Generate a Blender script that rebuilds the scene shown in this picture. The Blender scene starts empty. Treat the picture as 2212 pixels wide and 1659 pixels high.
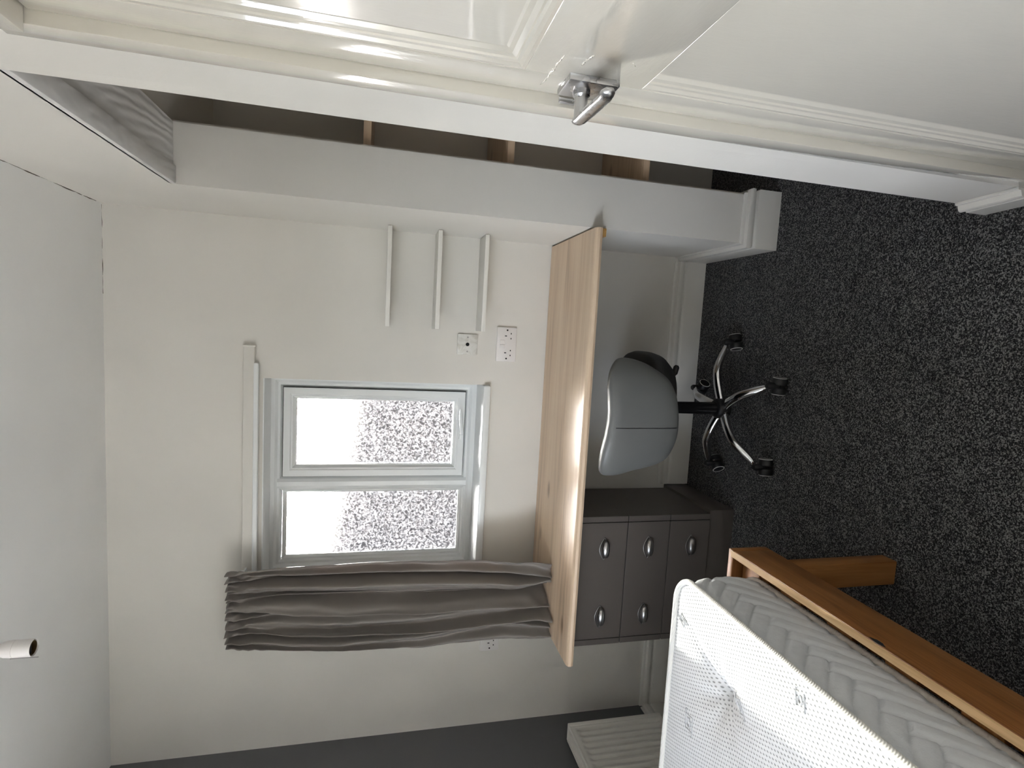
import bpy, bmesh, math, random
from mathutils import Vector, Matrix, noise as mnoise

random.seed(7)
scene = bpy.context.scene
COL = scene.collection

# ------------------------------------------------------------------ camera, world, sun, exposure
EYE = 1.43
FPX = 1184.13
yaw, pit, rol = (math.radians(a) for a in (-5.66212657, -13.46775141, 1.84526661))
f0 = Vector((math.sin(yaw), math.cos(yaw), 0)); r0 = Vector((math.cos(yaw), -math.sin(yaw), 0)); u0 = Vector((0, 0, 1))
fwd = f0 * math.cos(pit) + u0 * math.sin(pit)
upv = u0 * math.cos(pit) - f0 * math.sin(pit)
rgt = r0 * math.cos(rol) + upv * math.sin(rol)
upw = upv * math.cos(rol) - r0 * math.sin(rol)
cam_data = bpy.data.cameras.new('camera')
cam = bpy.data.objects.new('camera', cam_data)
COL.objects.link(cam)
# the phone was held on its side: picture right is the room's down, picture top is the room's right
mx = Matrix.Identity(4)
for i in range(3):
    mx[i][0] = -upw[i]; mx[i][1] = rgt[i]; mx[i][2] = -fwd[i]
mx[0][3], mx[1][3], mx[2][3] = 0, 0, EYE
cam.matrix_world = mx
cam_data.sensor_fit = 'HORIZONTAL'
cam_data.sensor_width = 36.0
cam_data.lens = FPX / 2212 * 36.0
cam_data.clip_start = 0.02
scene.camera = cam

SUN_DIR = Vector((0.13, -1.0, -0.42)).normalized()
world = bpy.data.worlds.new('sky'); scene.world = world; world.use_nodes = True
wn = world.node_tree.nodes; wl = world.node_tree.links
bg = wn['Background']
sky = wn.new('ShaderNodeTexSky'); sky.sky_type = 'NISHITA'; sky.sun_disc = False
sky.sun_elevation = math.asin(-SUN_DIR.z)
sky.sun_rotation = math.atan2(-SUN_DIR.x, -SUN_DIR.y)
sky.air_density = 1.0; sky.dust_density = 2.5; sky.ozone_density = 1.0
hs = wn.new('ShaderNodeHueSaturation'); hs.inputs['Saturation'].default_value = 0.35      # milky, hazy sky
wl.new(sky.outputs[0], hs.inputs['Color']); tint = wn.new('ShaderNodeMix'); tint.data_type = 'RGBA'; tint.blend_type = 'MULTIPLY'; tint.inputs[0].default_value = 1.0; tint.inputs[7].default_value = (1.03, 0.985, 1.02, 1)
wl.new(hs.outputs[0], tint.inputs[6]); wl.new(tint.outputs[2], bg.inputs['Color'])
bg.inputs['Strength'].default_value = 1.22

sl = bpy.data.lights.new('sun', 'SUN'); so = bpy.data.objects.new('sun', sl); COL.objects.link(so)
sl.energy = 17.5; sl.angle = math.radians(1.2); sl.color = (1.0, 0.95, 0.88)
so.rotation_euler = SUN_DIR.to_track_quat('-Z', 'Y').to_euler(); so.location = (-1.2, 8, 5)

pl = bpy.data.lights.new('window_portal', 'AREA'); po = bpy.data.objects.new('window_portal', pl); COL.objects.link(po)
pl2 = bpy.data.lights.new('added_window_portal', 'AREA'); po2 = bpy.data.objects.new('added_window_portal', pl2); COL.objects.link(po2)  # sampling portal for the added, unseen window
pl2.shape = 'RECTANGLE'; pl2.size = 1.4; pl2.size_y = 1.2; pl2.cycles.is_portal = True
po2.location = (-1.97, 0.08, 1.55); po2.rotation_euler = Vector((1, 0, 0)).to_track_quat('-Z', 'Z').to_euler()
pl.shape = 'RECTANGLE'; pl.size = 0.84; pl.size_y = 0.86; pl.cycles.is_portal = True
po.location = (-0.67, 2.56, 1.44); po.rotation_euler = Vector((0, -1, 0)).to_track_quat('-Z', 'Z').to_euler()

vs = scene.view_settings
vs.view_transform = 'Standard'; vs.look = 'None'; vs.gamma = 1.0; vs.use_curve_mapping = False
vs.exposure = 1.7
cy = scene.cycles
cy.use_denoising = True
cy.max_bounces = 6; cy.diffuse_bounces = 4; cy.glossy_bounces = 3; cy.transmission_bounces = 4; cy.transparent_max_bounces = 8
cy.use_adaptive_sampling = True; cy.adaptive_threshold = 0.12
cy.sample_clamp_indirect = 12.0; cy.caustics_reflective = False; cy.caustics_refractive = False

# ------------------------------------------------------------------ materials
MATS = {}
def new_mat(name):
    m = bpy.data.materials.new(name); m.use_nodes = True
    MATS[name] = m
    return m, m.node_tree.nodes, m.node_tree.links, m.node_tree.nodes['Principled BSDF']
def setp(b, color=None, rough=None, metal=None, spec=None, coat=None, coat_r=None, sheen=None):
    if color is not None: b.inputs['Base Color'].default_value = (*color, 1)
    if rough is not None: b.inputs['Roughness'].default_value = rough
    if metal is not None: b.inputs['Metallic'].default_value = metal
    if spec is not None: b.inputs['Specular IOR Level'].default_value = spec
    if coat is not None: b.inputs['Coat Weight'].default_value = coat
    if coat_r is not None: b.inputs['Coat Roughness'].default_value = coat_r
    if sheen is not None: b.inputs['Sheen Weight'].default_value = sheen
def tex_noise(n, l, scale, detail=3.0, rough=0.5, stretch=None, coord='Object', distort=0.0):
    tc = n.new('ShaderNodeTexCoord'); mp = n.new('ShaderNodeMapping')
    l.new(tc.outputs[coord], mp.inputs['Vector'])
    if stretch: mp.inputs['Scale'].default_value = stretch
    t = n.new('ShaderNodeTexNoise'); t.inputs['Scale'].default_value = scale
    t.inputs['Detail'].default_value = detail; t.inputs['Roughness'].default_value = rough
    t.inputs['Distortion'].default_value = distort
    l.new(mp.outputs[0], t.inputs['Vector'])
    return t
def add_bump(n, l, b, src, strength=0.2, dist=0.002, sock='Normal'):
    bp = n.new('ShaderNodeBump'); bp.inputs['Strength'].default_value = strength; bp.inputs['Distance'].default_value = dist
    l.new(src, bp.inputs['Height']); l.new(bp.outputs[0], b.inputs[sock])
    return bp
def ramp(n, l, src, stops):
    r = n.new('ShaderNodeValToRGB'); e = r.color_ramp.elements
    while len(e) < len(stops): e.new(0.5)
    for el, (p, c) in zip(e, stops): el.position = p; el.color = (*c, 1)
    l.new(src, r.inputs['Fac'])
    return r

def paint(name, color, rough=0.7, bump=0.12, scale=140, var=0.03, spec=0.3, coat=None):
    m, n, l, b = new_mat(name); setp(b, color, rough, spec=spec, coat=coat, coat_r=0.05 if coat else None)
    t = tex_noise(n, l, scale, 1)
    if bump > 0.06: add_bump(n, l, b, t.outputs['Fac'], bump, 0.0015)
    t2 = tex_noise(n, l, 2.3, 1.5)
    c0 = tuple(c * (1 - var) for c in color); c1 = tuple(min(1, c * (1 + var)) for c in color)
    r = ramp(n, l, t2.outputs['Fac'], [(0.35, c0), (0.65, c1)])
    l.new(r.outputs['Color'], b.inputs['Base Color'])
    return m
paint('wall_white', (0.76, 0.735, 0.685), 0.75)
paint('ceiling_white', (0.87, 0.87, 0.85), 0.8, bump=0.2, scale=60)
paint('wall_grey', (0.15, 0.15, 0.155), 0.7)
paint('skirting_white', (0.78, 0.76, 0.71), 0.3, bump=0.05, spec=0.5)
paint('closet_paint', (0.72, 0.68, 0.62), 0.8)
paint('shelf_white', (0.80, 0.78, 0.73), 0.55, bump=0.08)
paint('pvc_white', (0.84, 0.86, 0.86), 0.28, bump=0.02, spec=0.5, var=0.01)
paint('radiator_white', (0.90, 0.87, 0.81), 0.35, bump=0.02, spec=0.5, var=0.01)
paint('plastic_white', (0.80, 0.77, 0.75), 0.3, bump=0.01, spec=0.5, var=0.01)
paint('drawer_grey', (0.125, 0.108, 0.096), 0.42, bump=0.03, spec=0.45, var=0.02)
paint('render_facade', (0.27, 0.265, 0.27), 0.9, bump=0.2, scale=30)
paint('render_pale', (0.62, 0.61, 0.60), 0.9, bump=0.2, scale=30)

# gloss cream paint with brush marks on the door and its frame
def gloss_paint(name, color, stretch):
    m, n, l, b = new_mat(name); setp(b, color, 0.20, spec=0.5, coat=1.0, coat_r=0.05); b.inputs['Coat IOR'].default_value = 1.75
    t = tex_noise(n, l, 46, 3, 0.5, stretch)
    t2 = tex_noise(n, l, 230, 2, 0.5, stretch)
    mx_ = n.new('ShaderNodeMath'); mx_.operation = 'MULTIPLY_ADD'
    l.new(t2.outputs['Fac'], mx_.inputs[0]); mx_.inputs[1].default_value = 0.35; l.new(t.outputs['Fac'], mx_.inputs[2])
    bp = add_bump(n, l, b, mx_.outputs[0], 0.10, 0.0022)
    l.new(bp.outputs[0], b.inputs['Coat Normal'])
    return m
gloss_paint('cream_gloss', (0.70, 0.665, 0.585), (1, 1.0, 0.35))
gloss_paint('cream_gloss_rail', (0.70, 0.665, 0.585), (1, 0.35, 1.0))
gloss_paint('grain_paint', (0.62, 0.61, 0.59), (1, 1, 1))
# painted board with the wood grain standing proud
m, n, l, b = new_mat('grain_board'); setp(b, (0.74, 0.73, 0.71), 0.55, spec=0.35)
tc = n.new('ShaderNodeTexCoord'); mp = n.new('ShaderNodeMapping'); mp.inputs['Scale'].default_value = (1, 0.28, 1)
l.new(tc.outputs['Object'], mp.inputs['Vector'])
w = n.new('ShaderNodeTexWave'); w.wave_type = 'RINGS'; w.rings_direction = 'Z'
w.inputs['Scale'].default_value = 16; w.inputs['Distortion'].default_value = 5.0; w.inputs['Detail'].default_value = 2; w.inputs['Detail Scale'].default_value = 1.2
l.new(mp.outputs[0], w.inputs['Vector']); add_bump(n, l, b, w.outputs['Fac'], 0.5, 0.0035)

def wood(name, dark, mid, light, axis, rough=0.4, ring=26, spec=0.4, knots=True, coat=None):
    """axis: index of the grain direction in the object's own space"""
    m, n, l, b = new_mat(name); setp(b, mid, rough, spec=spec, coat=coat, coat_r=0.15 if coat else None)
    st = [1.0, 1.0, 1.0]; st[axis] = 0.07
    t1 = tex_noise(n, l, ring, 5, 0.6, tuple(st), distort=0.6)
    st2 = [1.0, 1.0, 1.0]; st2[axis] = 0.03
    t2 = tex_noise(n, l, ring * 7, 3, 0.6, tuple(st2))
    mixm = n.new('ShaderNodeMath'); mixm.operation = 'MULTIPLY_ADD'
    l.new(t2.outputs['Fac'], mixm.inputs[0]); mixm.inputs[1].default_value = 0.35; l.new(t1.outputs['Fac'], mixm.inputs[2])
    r = ramp(n, l, mixm.outputs[0], [(0.42, dark), (0.62, mid), (0.85, light)])
    out = r.outputs['Color']
    if knots:
        tc = n.new('ShaderNodeTexCoord'); mp = n.new('ShaderNodeMapping')
        st3 = [1.0, 1.0, 1.0]; st3[axis] = 0.45
        mp.inputs['Scale'].default_value = st3; l.new(tc.outputs['Object'], mp.inputs['Vector'])
        v = n.new('ShaderNodeTexVoronoi'); v.inputs['Scale'].default_value = 7.0
        l.new(mp.outputs[0], v.inputs['Vector'])
        k = ramp(n, l, v.outputs['Distance'], [(0.0, (0.28, 0.2, 0.14)), (0.075, (0.55, 0.48, 0.42)), (0.14, (1, 1, 1))])
        mm = n.new('ShaderNodeMix'); mm.data_type = 'RGBA'; mm.blend_type = 'MULTIPLY'; mm.inputs[0].default_value = 0.8
        l.new(out, mm.inputs[6]); l.new(k.outputs['Color'], mm.inputs[7]); out = mm.outputs[2]
    l.new(out, b.inputs['Base Color'])
    add_bump(n, l, b, mixm.outputs[0], 0.08, 0.001)
    return m
OAK = ((0.44, 0.30, 0.19), (0.68, 0.50, 0.345), (0.78, 0.61, 0.44))
wood('oak_x', *OAK, 0, rough=0.3, spec=0.5, ring=13)
PINE = ((0.13, 0.045, 0.011), (0.28, 0.113, 0.032), (0.38, 0.170, 0.055))
wood('pine_y', *PINE, 1, rough=0.42)
wood('pine_x', *PINE, 0, rough=0.42)
wood('pine_z', *PINE, 2, rough=0.42)
wood('pine_pale', (0.58, 0.36, 0.17), (0.78, 0.53, 0.28), (0.85, 0.63, 0.37), 1, rough=0.5, knots=False)
wood('pine_raw', (0.45, 0.22, 0.06), (0.6, 0.33, 0.1), (0.7, 0.42, 0.16), 1, knots=False)

# carpet
m, n, l, b = new_mat('carpet'); setp(b, (0.05, 0.05, 0.052), 0.95, spec=0.1, sheen=0.15)
tc = n.new('ShaderNodeTexCoord')
v1 = n.new('ShaderNodeTexVoronoi'); v1.inputs['Scale'].default_value = 330; v1.inputs['Randomness'].default_value = 1.0
l.new(tc.outputs['Object'], v1.inputs['Vector'])
sp = n.new('ShaderNodeSeparateColor'); l.new(v1.outputs['Color'], sp.inputs[0])
t3 = tex_noise(n, l, 330, 1, 0.6); t2 = tex_noise(n, l, 25, 1, 0.6)
ad = n.new('ShaderNodeMath'); ad.operation = 'MULTIPLY_ADD'
l.new(t3.outputs['Fac'], ad.inputs[0]); ad.inputs[1].default_value = 1.3; l.new(sp.outputs[0], ad.inputs[2])
ad2 = n.new('ShaderNodeMath'); ad2.operation = 'MULTIPLY_ADD'
l.new(t2.outputs['Fac'], ad2.inputs[0]); ad2.inputs[1].default_value = 0.25; l.new(ad.outputs[0], ad2.inputs[2])
mrr = n.new('ShaderNodeMapRange'); mrr.inputs['From Max'].default_value = 2.55; l.new(ad2.outputs[0], mrr.inputs['Value'])
r = ramp(n, l, mrr.outputs[0], [(0.38, (0.006, 0.006, 0.007)), (0.52, (0.05, 0.05, 0.051)), (0.66, (0.27, 0.266, 0.258))])
l.new(r.outputs['Color'], b.inputs['Base Color']); add_bump(n, l, b, mrr.outputs[0], 1.0, 0.012)

# metals, plastics
def simple(name, color, rough, metal=0.0, spec=0.5):
    m, n, l, b = new_mat(name); setp(b, color, rough, metal, spec)
    t = tex_noise(n, l, 60, 2)
    r = n.new('ShaderNodeMapRange'); r.inputs['To Min'].default_value = max(0.0, rough - 0.04); r.inputs['To Max'].default_value = rough + 0.04
    l.new(t.outputs['Fac'], r.inputs['Value']); l.new(r.outputs[0], b.inputs['Roughness'])
    return m
simple('chrome', (0.75, 0.75, 0.76), 0.08, 1.0)
simple('satin_metal', (0.62, 0.62, 0.63), 0.28, 1.0)
simple('pewter', (0.36, 0.35, 0.34), 0.30, 1.0)
simple('black_plastic', (0.012, 0.012, 0.013), 0.45)
simple('black_steel', (0.05, 0.05, 0.052), 0.25, 0.8)
simple('white_ring', (0.80, 0.79, 0.77), 0.35)
simple('dark_hole', (0.01, 0.01, 0.01), 0.8)
simple('brass_dull', (0.30, 0.23, 0.11), 0.4, 1.0)
simple('gasket', (0.03, 0.03, 0.032), 0.6)
simple('crack_dark', (0.10, 0.085, 0.065), 0.9)
simple('thread_grey', (0.62, 0.63, 0.63), 0.8)
simple('paint_chip', (0.75, 0.74, 0.72), 0.7)
# aged blank plate with smeared paint
m, n, l, b = new_mat('smeared_plate'); setp(b, (0.7, 0.68, 0.62), 0.35)
t = tex_noise(n, l, 30, 4, 0.6, distort=1.0)
r = ramp(n, l, t.outputs['Fac'], [(0.35, (0.62, 0.60, 0.54)), (0.55, (0.78, 0.77, 0.73)), (0.75, (0.70, 0.68, 0.63))]); l.new(r.outputs['Color'], b.inputs['Base Color'])
# seat leatherette
m, n, l, b = new_mat('leatherette'); setp(b, (0.160, 0.163, 0.158), 0.40, spec=0.45)
t = tex_noise(n, l, 500, 2); add_bump(n, l, b, t.outputs['Fac'], 0.08, 0.001)
m, n, l, b = new_mat('leatherette_dark'); setp(b, (0.03, 0.03, 0.031), 0.5, spec=0.4)
t = tex_noise(n, l, 500, 2); add_bump(n, l, b, t.outputs['Fac'], 0.08, 0.001)

# curtain: satin taupe, a little light comes through
m, n, l, b = new_mat('curtain_satin'); setp(b, (0.225, 0.20, 0.18), 0.36, spec=0.5, sheen=0.3)
t = tex_noise(n, l, 700, 2, stretch=(1, 1, 0.25)); add_bump(n, l, b, t.outputs['Fac'], 0.08, 0.001)
tr = n.new('ShaderNodeBsdfTranslucent'); tr.inputs['Color'].default_value = (0.62, 0.44, 0.40, 1)
ms = n.new('ShaderNodeMixShader'); ms.inputs[0].default_value = 0.12
out = n['Material Output']; l.new(b.outputs[0], ms.inputs[1]); l.new(tr.outputs[0], ms.inputs[2]); l.new(ms.outputs[0], out.inputs['Surface'])

# obscure glass: clear flecks between frosted ones
m, n, l, b = new_mat('obscure_glass')
t = tex_noise(n, l, 95, 1.5, 0.55, distort=0.8)
r = ramp(n, l, t.outputs['Fac'], [(0.44, (0, 0, 0)), (0.56, (1, 1, 1))])
tp = n.new('ShaderNodeBsdfTransparent')
rt = ramp(n, l, t.outputs['Fac'], [(0.38, (0.44, 0.45, 0.45)), (0.62, (0.84, 0.86, 0.86))]); l.new(rt.outputs['Color'], tp.inputs['Color'])
tl = n.new('ShaderNodeBsdfTranslucent'); tl.inputs['Color'].default_value = (0.86, 0.88, 0.9, 1)
mr = n.new('ShaderNodeMapRange'); mr.inputs['To Min'].default_value = 0.0; mr.inputs['To Max'].default_value = 0.025
l.new(r.outputs['Color'], mr.inputs['Value'])
ms = n.new('ShaderNodeMixShader'); l.new(mr.outputs[0], ms.inputs[0]); l.new(tp.outputs[0], ms.inputs[1]); l.new(tl.outputs[0], ms.inputs[2])
gl = n.new('ShaderNodeBsdfGlossy'); gl.inputs['Roughness'].default_value = 0.1
fr = n.new('ShaderNodeFresnel'); fr.inputs['IOR'].default_value = 1.45
bp = n.new('ShaderNodeBump'); bp.inputs['Strength'].default_value = 0.6; bp.inputs['Distance'].default_value = 0.004
l.new(t.outputs['Fac'], bp.inputs['Height']); l.new(bp.outputs[0], gl.inputs['Normal']); l.new(bp.outputs[0], tl.inputs['Normal'])
rf = n.new('ShaderNodeBsdfRefraction'); rf.inputs['IOR'].default_value = 1.25; rf.inputs['Roughness'].default_value = 0.38; l.new(rt.outputs['Color'], rf.inputs['Color'])
mb = n.new('ShaderNodeMixShader'); mb.inputs[0].default_value = 0.45; l.new(ms.outputs[0], mb.inputs[1]); l.new(rf.outputs[0], mb.inputs[2]); ms = mb
ms2 = n.new('ShaderNodeMixShader'); l.new(fr.outputs[0], ms2.inputs[0]); l.new(ms.outputs[0], ms2.inputs[1]); l.new(gl.outputs[0], ms2.inputs[2])
n.remove(b); l.new(ms2.outputs[0], n['Material Output'].inputs['Surface'])

m, n, l, b = new_mat('clear_glass')
tp = n.new('ShaderNodeBsdfTransparent'); tp.inputs['Color'].default_value = (0.96, 0.98, 0.97, 1)
gl = n.new('ShaderNodeBsdfGlossy'); gl.inputs['Roughness'].default_value = 0.02
ms = n.new('ShaderNodeMixShader'); ms.inputs[0].default_value = 0.05
l.new(tp.outputs[0], ms.inputs[1]); l.new(gl.outputs[0], ms.inputs[2]); n.remove(b); l.new(ms.outputs[0], n['Material Output'].inputs['Surface'])
# mattress cloths
m, n, l, b = new_mat('mattress_knit'); setp(b, (0.80, 0.80, 0.79), 0.85, spec=0.2, sheen=0.2)
tc = n.new('ShaderNodeTexCoord'); mp = n.new('ShaderNodeMapping'); l.new(tc.outputs['Object'], mp.inputs['Vector'])
mp.inputs['Scale'].default_value = (1, 1, 0.0); mp.inputs['Rotation'].default_value = (0, 0, math.radians(8))
sx = n.new('ShaderNodeSeparateXYZ'); l.new(mp.outputs[0], sx.inputs[0])
def mth(op, a, bb=None):
    q = n.new('ShaderNodeMath'); q.operation = op
    for i, v in enumerate((a, bb)):
        if v is None: continue
        if isinstance(v, (int, float)): q.inputs[i].default_value = v
        else: l.new(v, q.inputs[i])
    return q.outputs[0]
K = 2 * math.pi / 0.0105
cx = mth('COSINE', mth('MULTIPLY', sx.outputs[0], K)); cyy = mth('COSINE', mth('MULTIPLY', sx.outputs[1], K * 0.62))
dots = mth('MULTIPLY', cx, cyy)
dr = n.new('ShaderNodeMapRange'); dr.inputs['From Min'].default_value = 0.35; dr.inputs['From Max'].default_value = 0.95; l.new(dots, dr.inputs['Value'])
inv = mth('SUBTRACT', 1.0, dr.outputs[0])
add_bump(n, l, b, inv, 0.55, 0.004)
r = ramp(n, l, dr.outputs[0], [(0.0, (0.82, 0.82, 0.81)), (1.0, (0.40, 0.40, 0.39))]); l.new(r.outputs['Color'], b.inputs['Base Color'])  # knit holes darkened in the colour to stand for their shade
m, n, l, b = new_mat('mattress_side_cloth'); setp(b, (0.66, 0.67, 0.68), 0.7, spec=0.3, sheen=0.2)
t = tex_noise(n, l, 90, 3, 0.6, distort=2.5); add_bump(n, l, b, t.outputs['Fac'], 0.25, 0.003)
m, n, l, b = new_mat('piping_cloth'); setp(b, (0.80, 0.79, 0.74), 0.8, spec=0.2)
tc = n.new('ShaderNodeTexCoord'); w = n.new('ShaderNodeTexWave'); w.inputs['Scale'].default_value = 120; w.bands_direction = 'DIAGONAL'
l.new(tc.outputs['Object'], w.inputs['Vector']); add_bump(n, l, b, w.outputs['Fac'], 0.3, 0.0015)
m, n, l, b = new_mat('piping_tan'); setp(b, (0.62, 0.56, 0.50), 0.8, spec=0.2)
tc = n.new('ShaderNodeTexCoord'); w = n.new('ShaderNodeTexWave'); w.inputs['Scale'].default_value = 120; w.bands_direction = 'DIAGONAL'
l.new(tc.outputs['Object'], w.inputs['Vector']); add_bump(n, l, b, w.outputs['Fac'], 0.3, 0.0015)
# slates outside
m, n, l, b = new_mat('brick_outside'); setp(b, (0.3, 0.25, 0.22), 0.85)
tc = n.new('ShaderNodeTexCoord'); mp = n.new('ShaderNodeMapping'); mp.inputs['Rotation'].default_value = (math.radians(90), 0, 0)
l.new(tc.outputs['Object'], mp.inputs['Vector'])
bt = n.new('ShaderNodeTexBrick'); bt.inputs['Scale'].default_value = 2.2
bt.inputs['Color1'].default_value = (0.12, 0.105, 0.10, 1); bt.inputs['Color2'].default_value = (0.08, 0.075, 0.075, 1); bt.inputs['Mortar'].default_value = (0.19, 0.185, 0.18, 1)
l.new(mp.outputs[0], bt.inputs['Vector']); l.new(bt.outputs['Color'], b.inputs['Base Color'])

# ------------------------------------------------------------------ mesh helpers
def bm_box(bm, x0, x1, y0, y1, z0, z1, bev=0.0, seg=2):
    vs_ = [bm.verts.new(p) for p in ((x0, y0, z0), (x1, y0, z0), (x1, y1, z0), (x0, y1, z0), (x0, y0, z1), (x1, y0, z1), (x1, y1, z1), (x0, y1, z1))]
    fs = [bm.faces.new([vs_[i] for i in q]) for q in ((3, 2, 1, 0), (4, 5, 6, 7), (0, 1, 5, 4), (1, 2, 6, 5), (2, 3, 7, 6), (3, 0, 4, 7))]
    if bev > 0:
        es = list({e for f in fs for e in f.edges})
        bmesh.ops.bevel(bm, geom=es, offset=bev, segments=seg, affect='EDGES', profile=0.5)
def bm_prism(bm, pts, d):
    """closed polygon pts (3D) swept by vector d"""
    d = Vector(d); a = [bm.verts.new(p) for p in pts]; c = [bm.verts.new(Vector(p) + d) for p in pts]
    k = len(pts)
    bm.faces.new(a[::-1]); bm.faces.new(c)
    for i in range(k): bm.faces.new((a[i], a[(i + 1) % k], c[(i + 1) % k], c[i]))
def bm_tube(bm, pts, rad, seg=12, closed=False, flat=None):
    """tube along pts; rad float or list; flat=(axis vector, factor) squashes the section along that axis"""
    pts = [Vector(p) for p in pts]; k = len(pts); rings = []
    prev = None
    for i, p in enumerate(pts):
        if closed: t = (pts[(i + 1) % k] - pts[i - 1]).normalized()
        else: t = (pts[min(i + 1, k - 1)] - pts[max(i - 1, 0)]).normalized()
        if prev is None:
            a = Vector((0, 0, 1)) if abs(t.z) < 0.9 else Vector((1, 0, 0))
            nrm = (a - t * a.dot(t)).normalized()
        else:
            nrm = (prev - t * prev.dot(t)).normalized()
        prev = nrm; bn = t.cross(nrm)
        r_ = rad[i] if isinstance(rad, (list, tuple)) else rad
        ring = []
        for j in range(seg):
            an = 2 * math.pi * j / seg
            o = nrm * math.cos(an) * r_ + bn * math.sin(an) * r_
            if flat:
                ax, fac = flat; ax = Vector(ax); o = o - ax * o.dot(ax) * (1 - fac)
            ring.append(bm.verts.new(p + o))
        rings.append(ring)
    for i in range(k if closed else k - 1):
        A, B_ = rings[i], rings[(i + 1) % k]
        for j in range(seg): bm.faces.new((A[j], A[(j + 1) % seg], B_[(j + 1) % seg], B_[j]))
    if not closed:
        bm.faces.new(rings[0][::-1]); bm.faces.new(rings[-1])
def bm_lathe(bm, prof, c=(0, 0, 0), axis='Z', seg=28):
    """prof: (radius, height) pairs"""
    c = Vector(c); rings = []
    for r_, h in prof:
        ring = []
        for j in range(seg):
            an = 2 * math.pi * j / seg; a, b_ = r_ * math.cos(an), r_ * math.sin(an)
            p = {'Z': (a, b_, h), 'X': (h, a, b_), 'Y': (b_, h, a)}[axis]
            ring.append(bm.verts.new(c + Vector(p)))
        rings.append(ring)
    for A, B_ in zip(rings, rings[1:]):
        for j in range(seg): bm.faces.new((A[j], A[(j + 1) % seg], B_[(j + 1) % seg], B_[j]))
    bm.faces.new(rings[0][::-1]); bm.faces.new(rings[-1])
def bm_grid(bm, fn, nu, nv, closed_u=False):
    g = [[bm.verts.new(fn(i / (nu if closed_u else nu - 1), j / (nv - 1))) for j in range(nv)] for i in range(nu)]
    for i in range(nu if closed_u else nu - 1):
        for j in range(nv - 1):
            a, b_ = g[i], g[(i + 1) % nu]
            bm.faces.new((a[j], b_[j], b_[j + 1], a[j + 1]))
    return g
def obj(name, bm, mat, parent=None, smooth=False, recalc=True, origin=None):
    if recalc: bmesh.ops.recalc_face_normals(bm, faces=bm.faces[:])
    me = bpy.data.meshes.new(name)
    o = bpy.data.objects.new(name, me); COL.objects.link(o)
    if origin is not None and parent is None:
        bmesh.ops.translate(bm, verts=bm.verts[:], vec=-Vector(origin)); o.location = origin
    elif parent is not None:
        po_ = Vector(parent.get('_o', (0, 0, 0)))
        bmesh.ops.translate(bm, verts=bm.verts[:], vec=-po_)
        o['_o'] = tuple(po_)
        o.parent = parent
    bm.to_mesh(me); bm.free()
    me.materials.append(MATS[mat])
    if smooth is True:
        for p in me.polygons: p.use_smooth = True
    elif smooth:
        for p in me.polygons: p.use_smooth = True
        try: me.set_sharp_from_angle(angle=math.radians(smooth))
        except Exception: pass
    return o
def thing(name, label, cat, loc, kind=None, group=None):
    o = bpy.data.objects.new(name, None); COL.objects.link(o); o.location = loc; o.empty_display_size = 0.05
    o['_o'] = tuple(loc); tag(o, label, cat, kind, group)
    return o
def tag(o, label, cat, kind=None, group=None):
    o['label'] = label; o['category'] = cat
    if kind: o['kind'] = kind
    if group: o['group'] = group
    return o
def B(): return bmesh.new()
def box(name, mat, dims, parent=None, bev=0.0, smooth=False, **k):
    bm = B(); bm_box(bm, *dims, bev=bev); return obj(name, bm, mat, parent, smooth=30 if bev else smooth, **k)

# ------------------------------------------------------------------ room shell
XR, XL, YB, YR, ZC = 0.374, -1.795, 2.30, -0.80, 2.42
LW = (-0.62, 0.78, 0.95, 2.15)      # hole of the added, unseen window, in the grey wall beside the photographer: y0, y1, z0, z1
YP = 1.84            # face of the partition end beside the alcove opening
XP = 0.55            # its far side
YJ = 1.094           # near jamb of the alcove opening
ZH = 2.03            # head of the alcove opening
XC = 1.25            # far side of the alcove
WX0, WX1, WZ0, WZ1 = -1.09, -0.236, 1.005, 1.877   # window hole

tag(box('floor', 'carpet', (XL - 0.1, XC + 0.1, YR - 0.1, YB + 0.1, -0.12, 0)), 'dark grey flecked carpet covering the whole floor', 'floor', 'structure')
tag(box('ceiling', 'ceiling_white', (XL - 0.1, XC + 0.1, YR - 0.1, YB + 0.35, ZC, ZC + 0.1)), 'plain white plastered ceiling', 'ceiling', 'structure')
ceil_o = bpy.data.objects['ceiling']
bm = B()
for d in ((XL - 0.1, WX0, YB, YB + 0.3, 0, ZC), (WX1, XC + 0.1, YB, YB + 0.3, 0, ZC), (WX0, WX1, YB, YB + 0.3, 0, WZ0 - 0.03), (WX0, WX1, YB, YB + 0.3, WZ1, ZC)): bm_box(bm, *d)
tag(obj('wall_back', bm, 'wall_white'), 'off-white painted wall with the frosted window in it', 'wall', 'structure')
bm = B()
for d in ((XL - 0.2, XL, YR, LW[0], 0, ZC), (XL - 0.2, XL, LW[1], YB, 0, ZC), (XL - 0.2, XL, LW[0], LW[1], 0, LW[2]), (XL - 0.2, XL, LW[0], LW[1], LW[3], ZC)): bm_box(bm, *d)
tag(obj('wall_left', bm, 'wall_grey'), 'dark grey accent wall behind the radiator and bed', 'wall', 'structure')
tag(box('wall_rear', 'wall_white', (XL - 0.1, XC + 0.1, YR - 0.1, YR, 0, ZC)), 'off-white wall on the side facing the window', 'wall', 'structure')
tag(box('wall_partition', 'wall_white', (XR, XP, YP, YB, 0, ZC)), 'white partition wall beside the desk with its end facing the bed', 'wall', 'structure')
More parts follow.
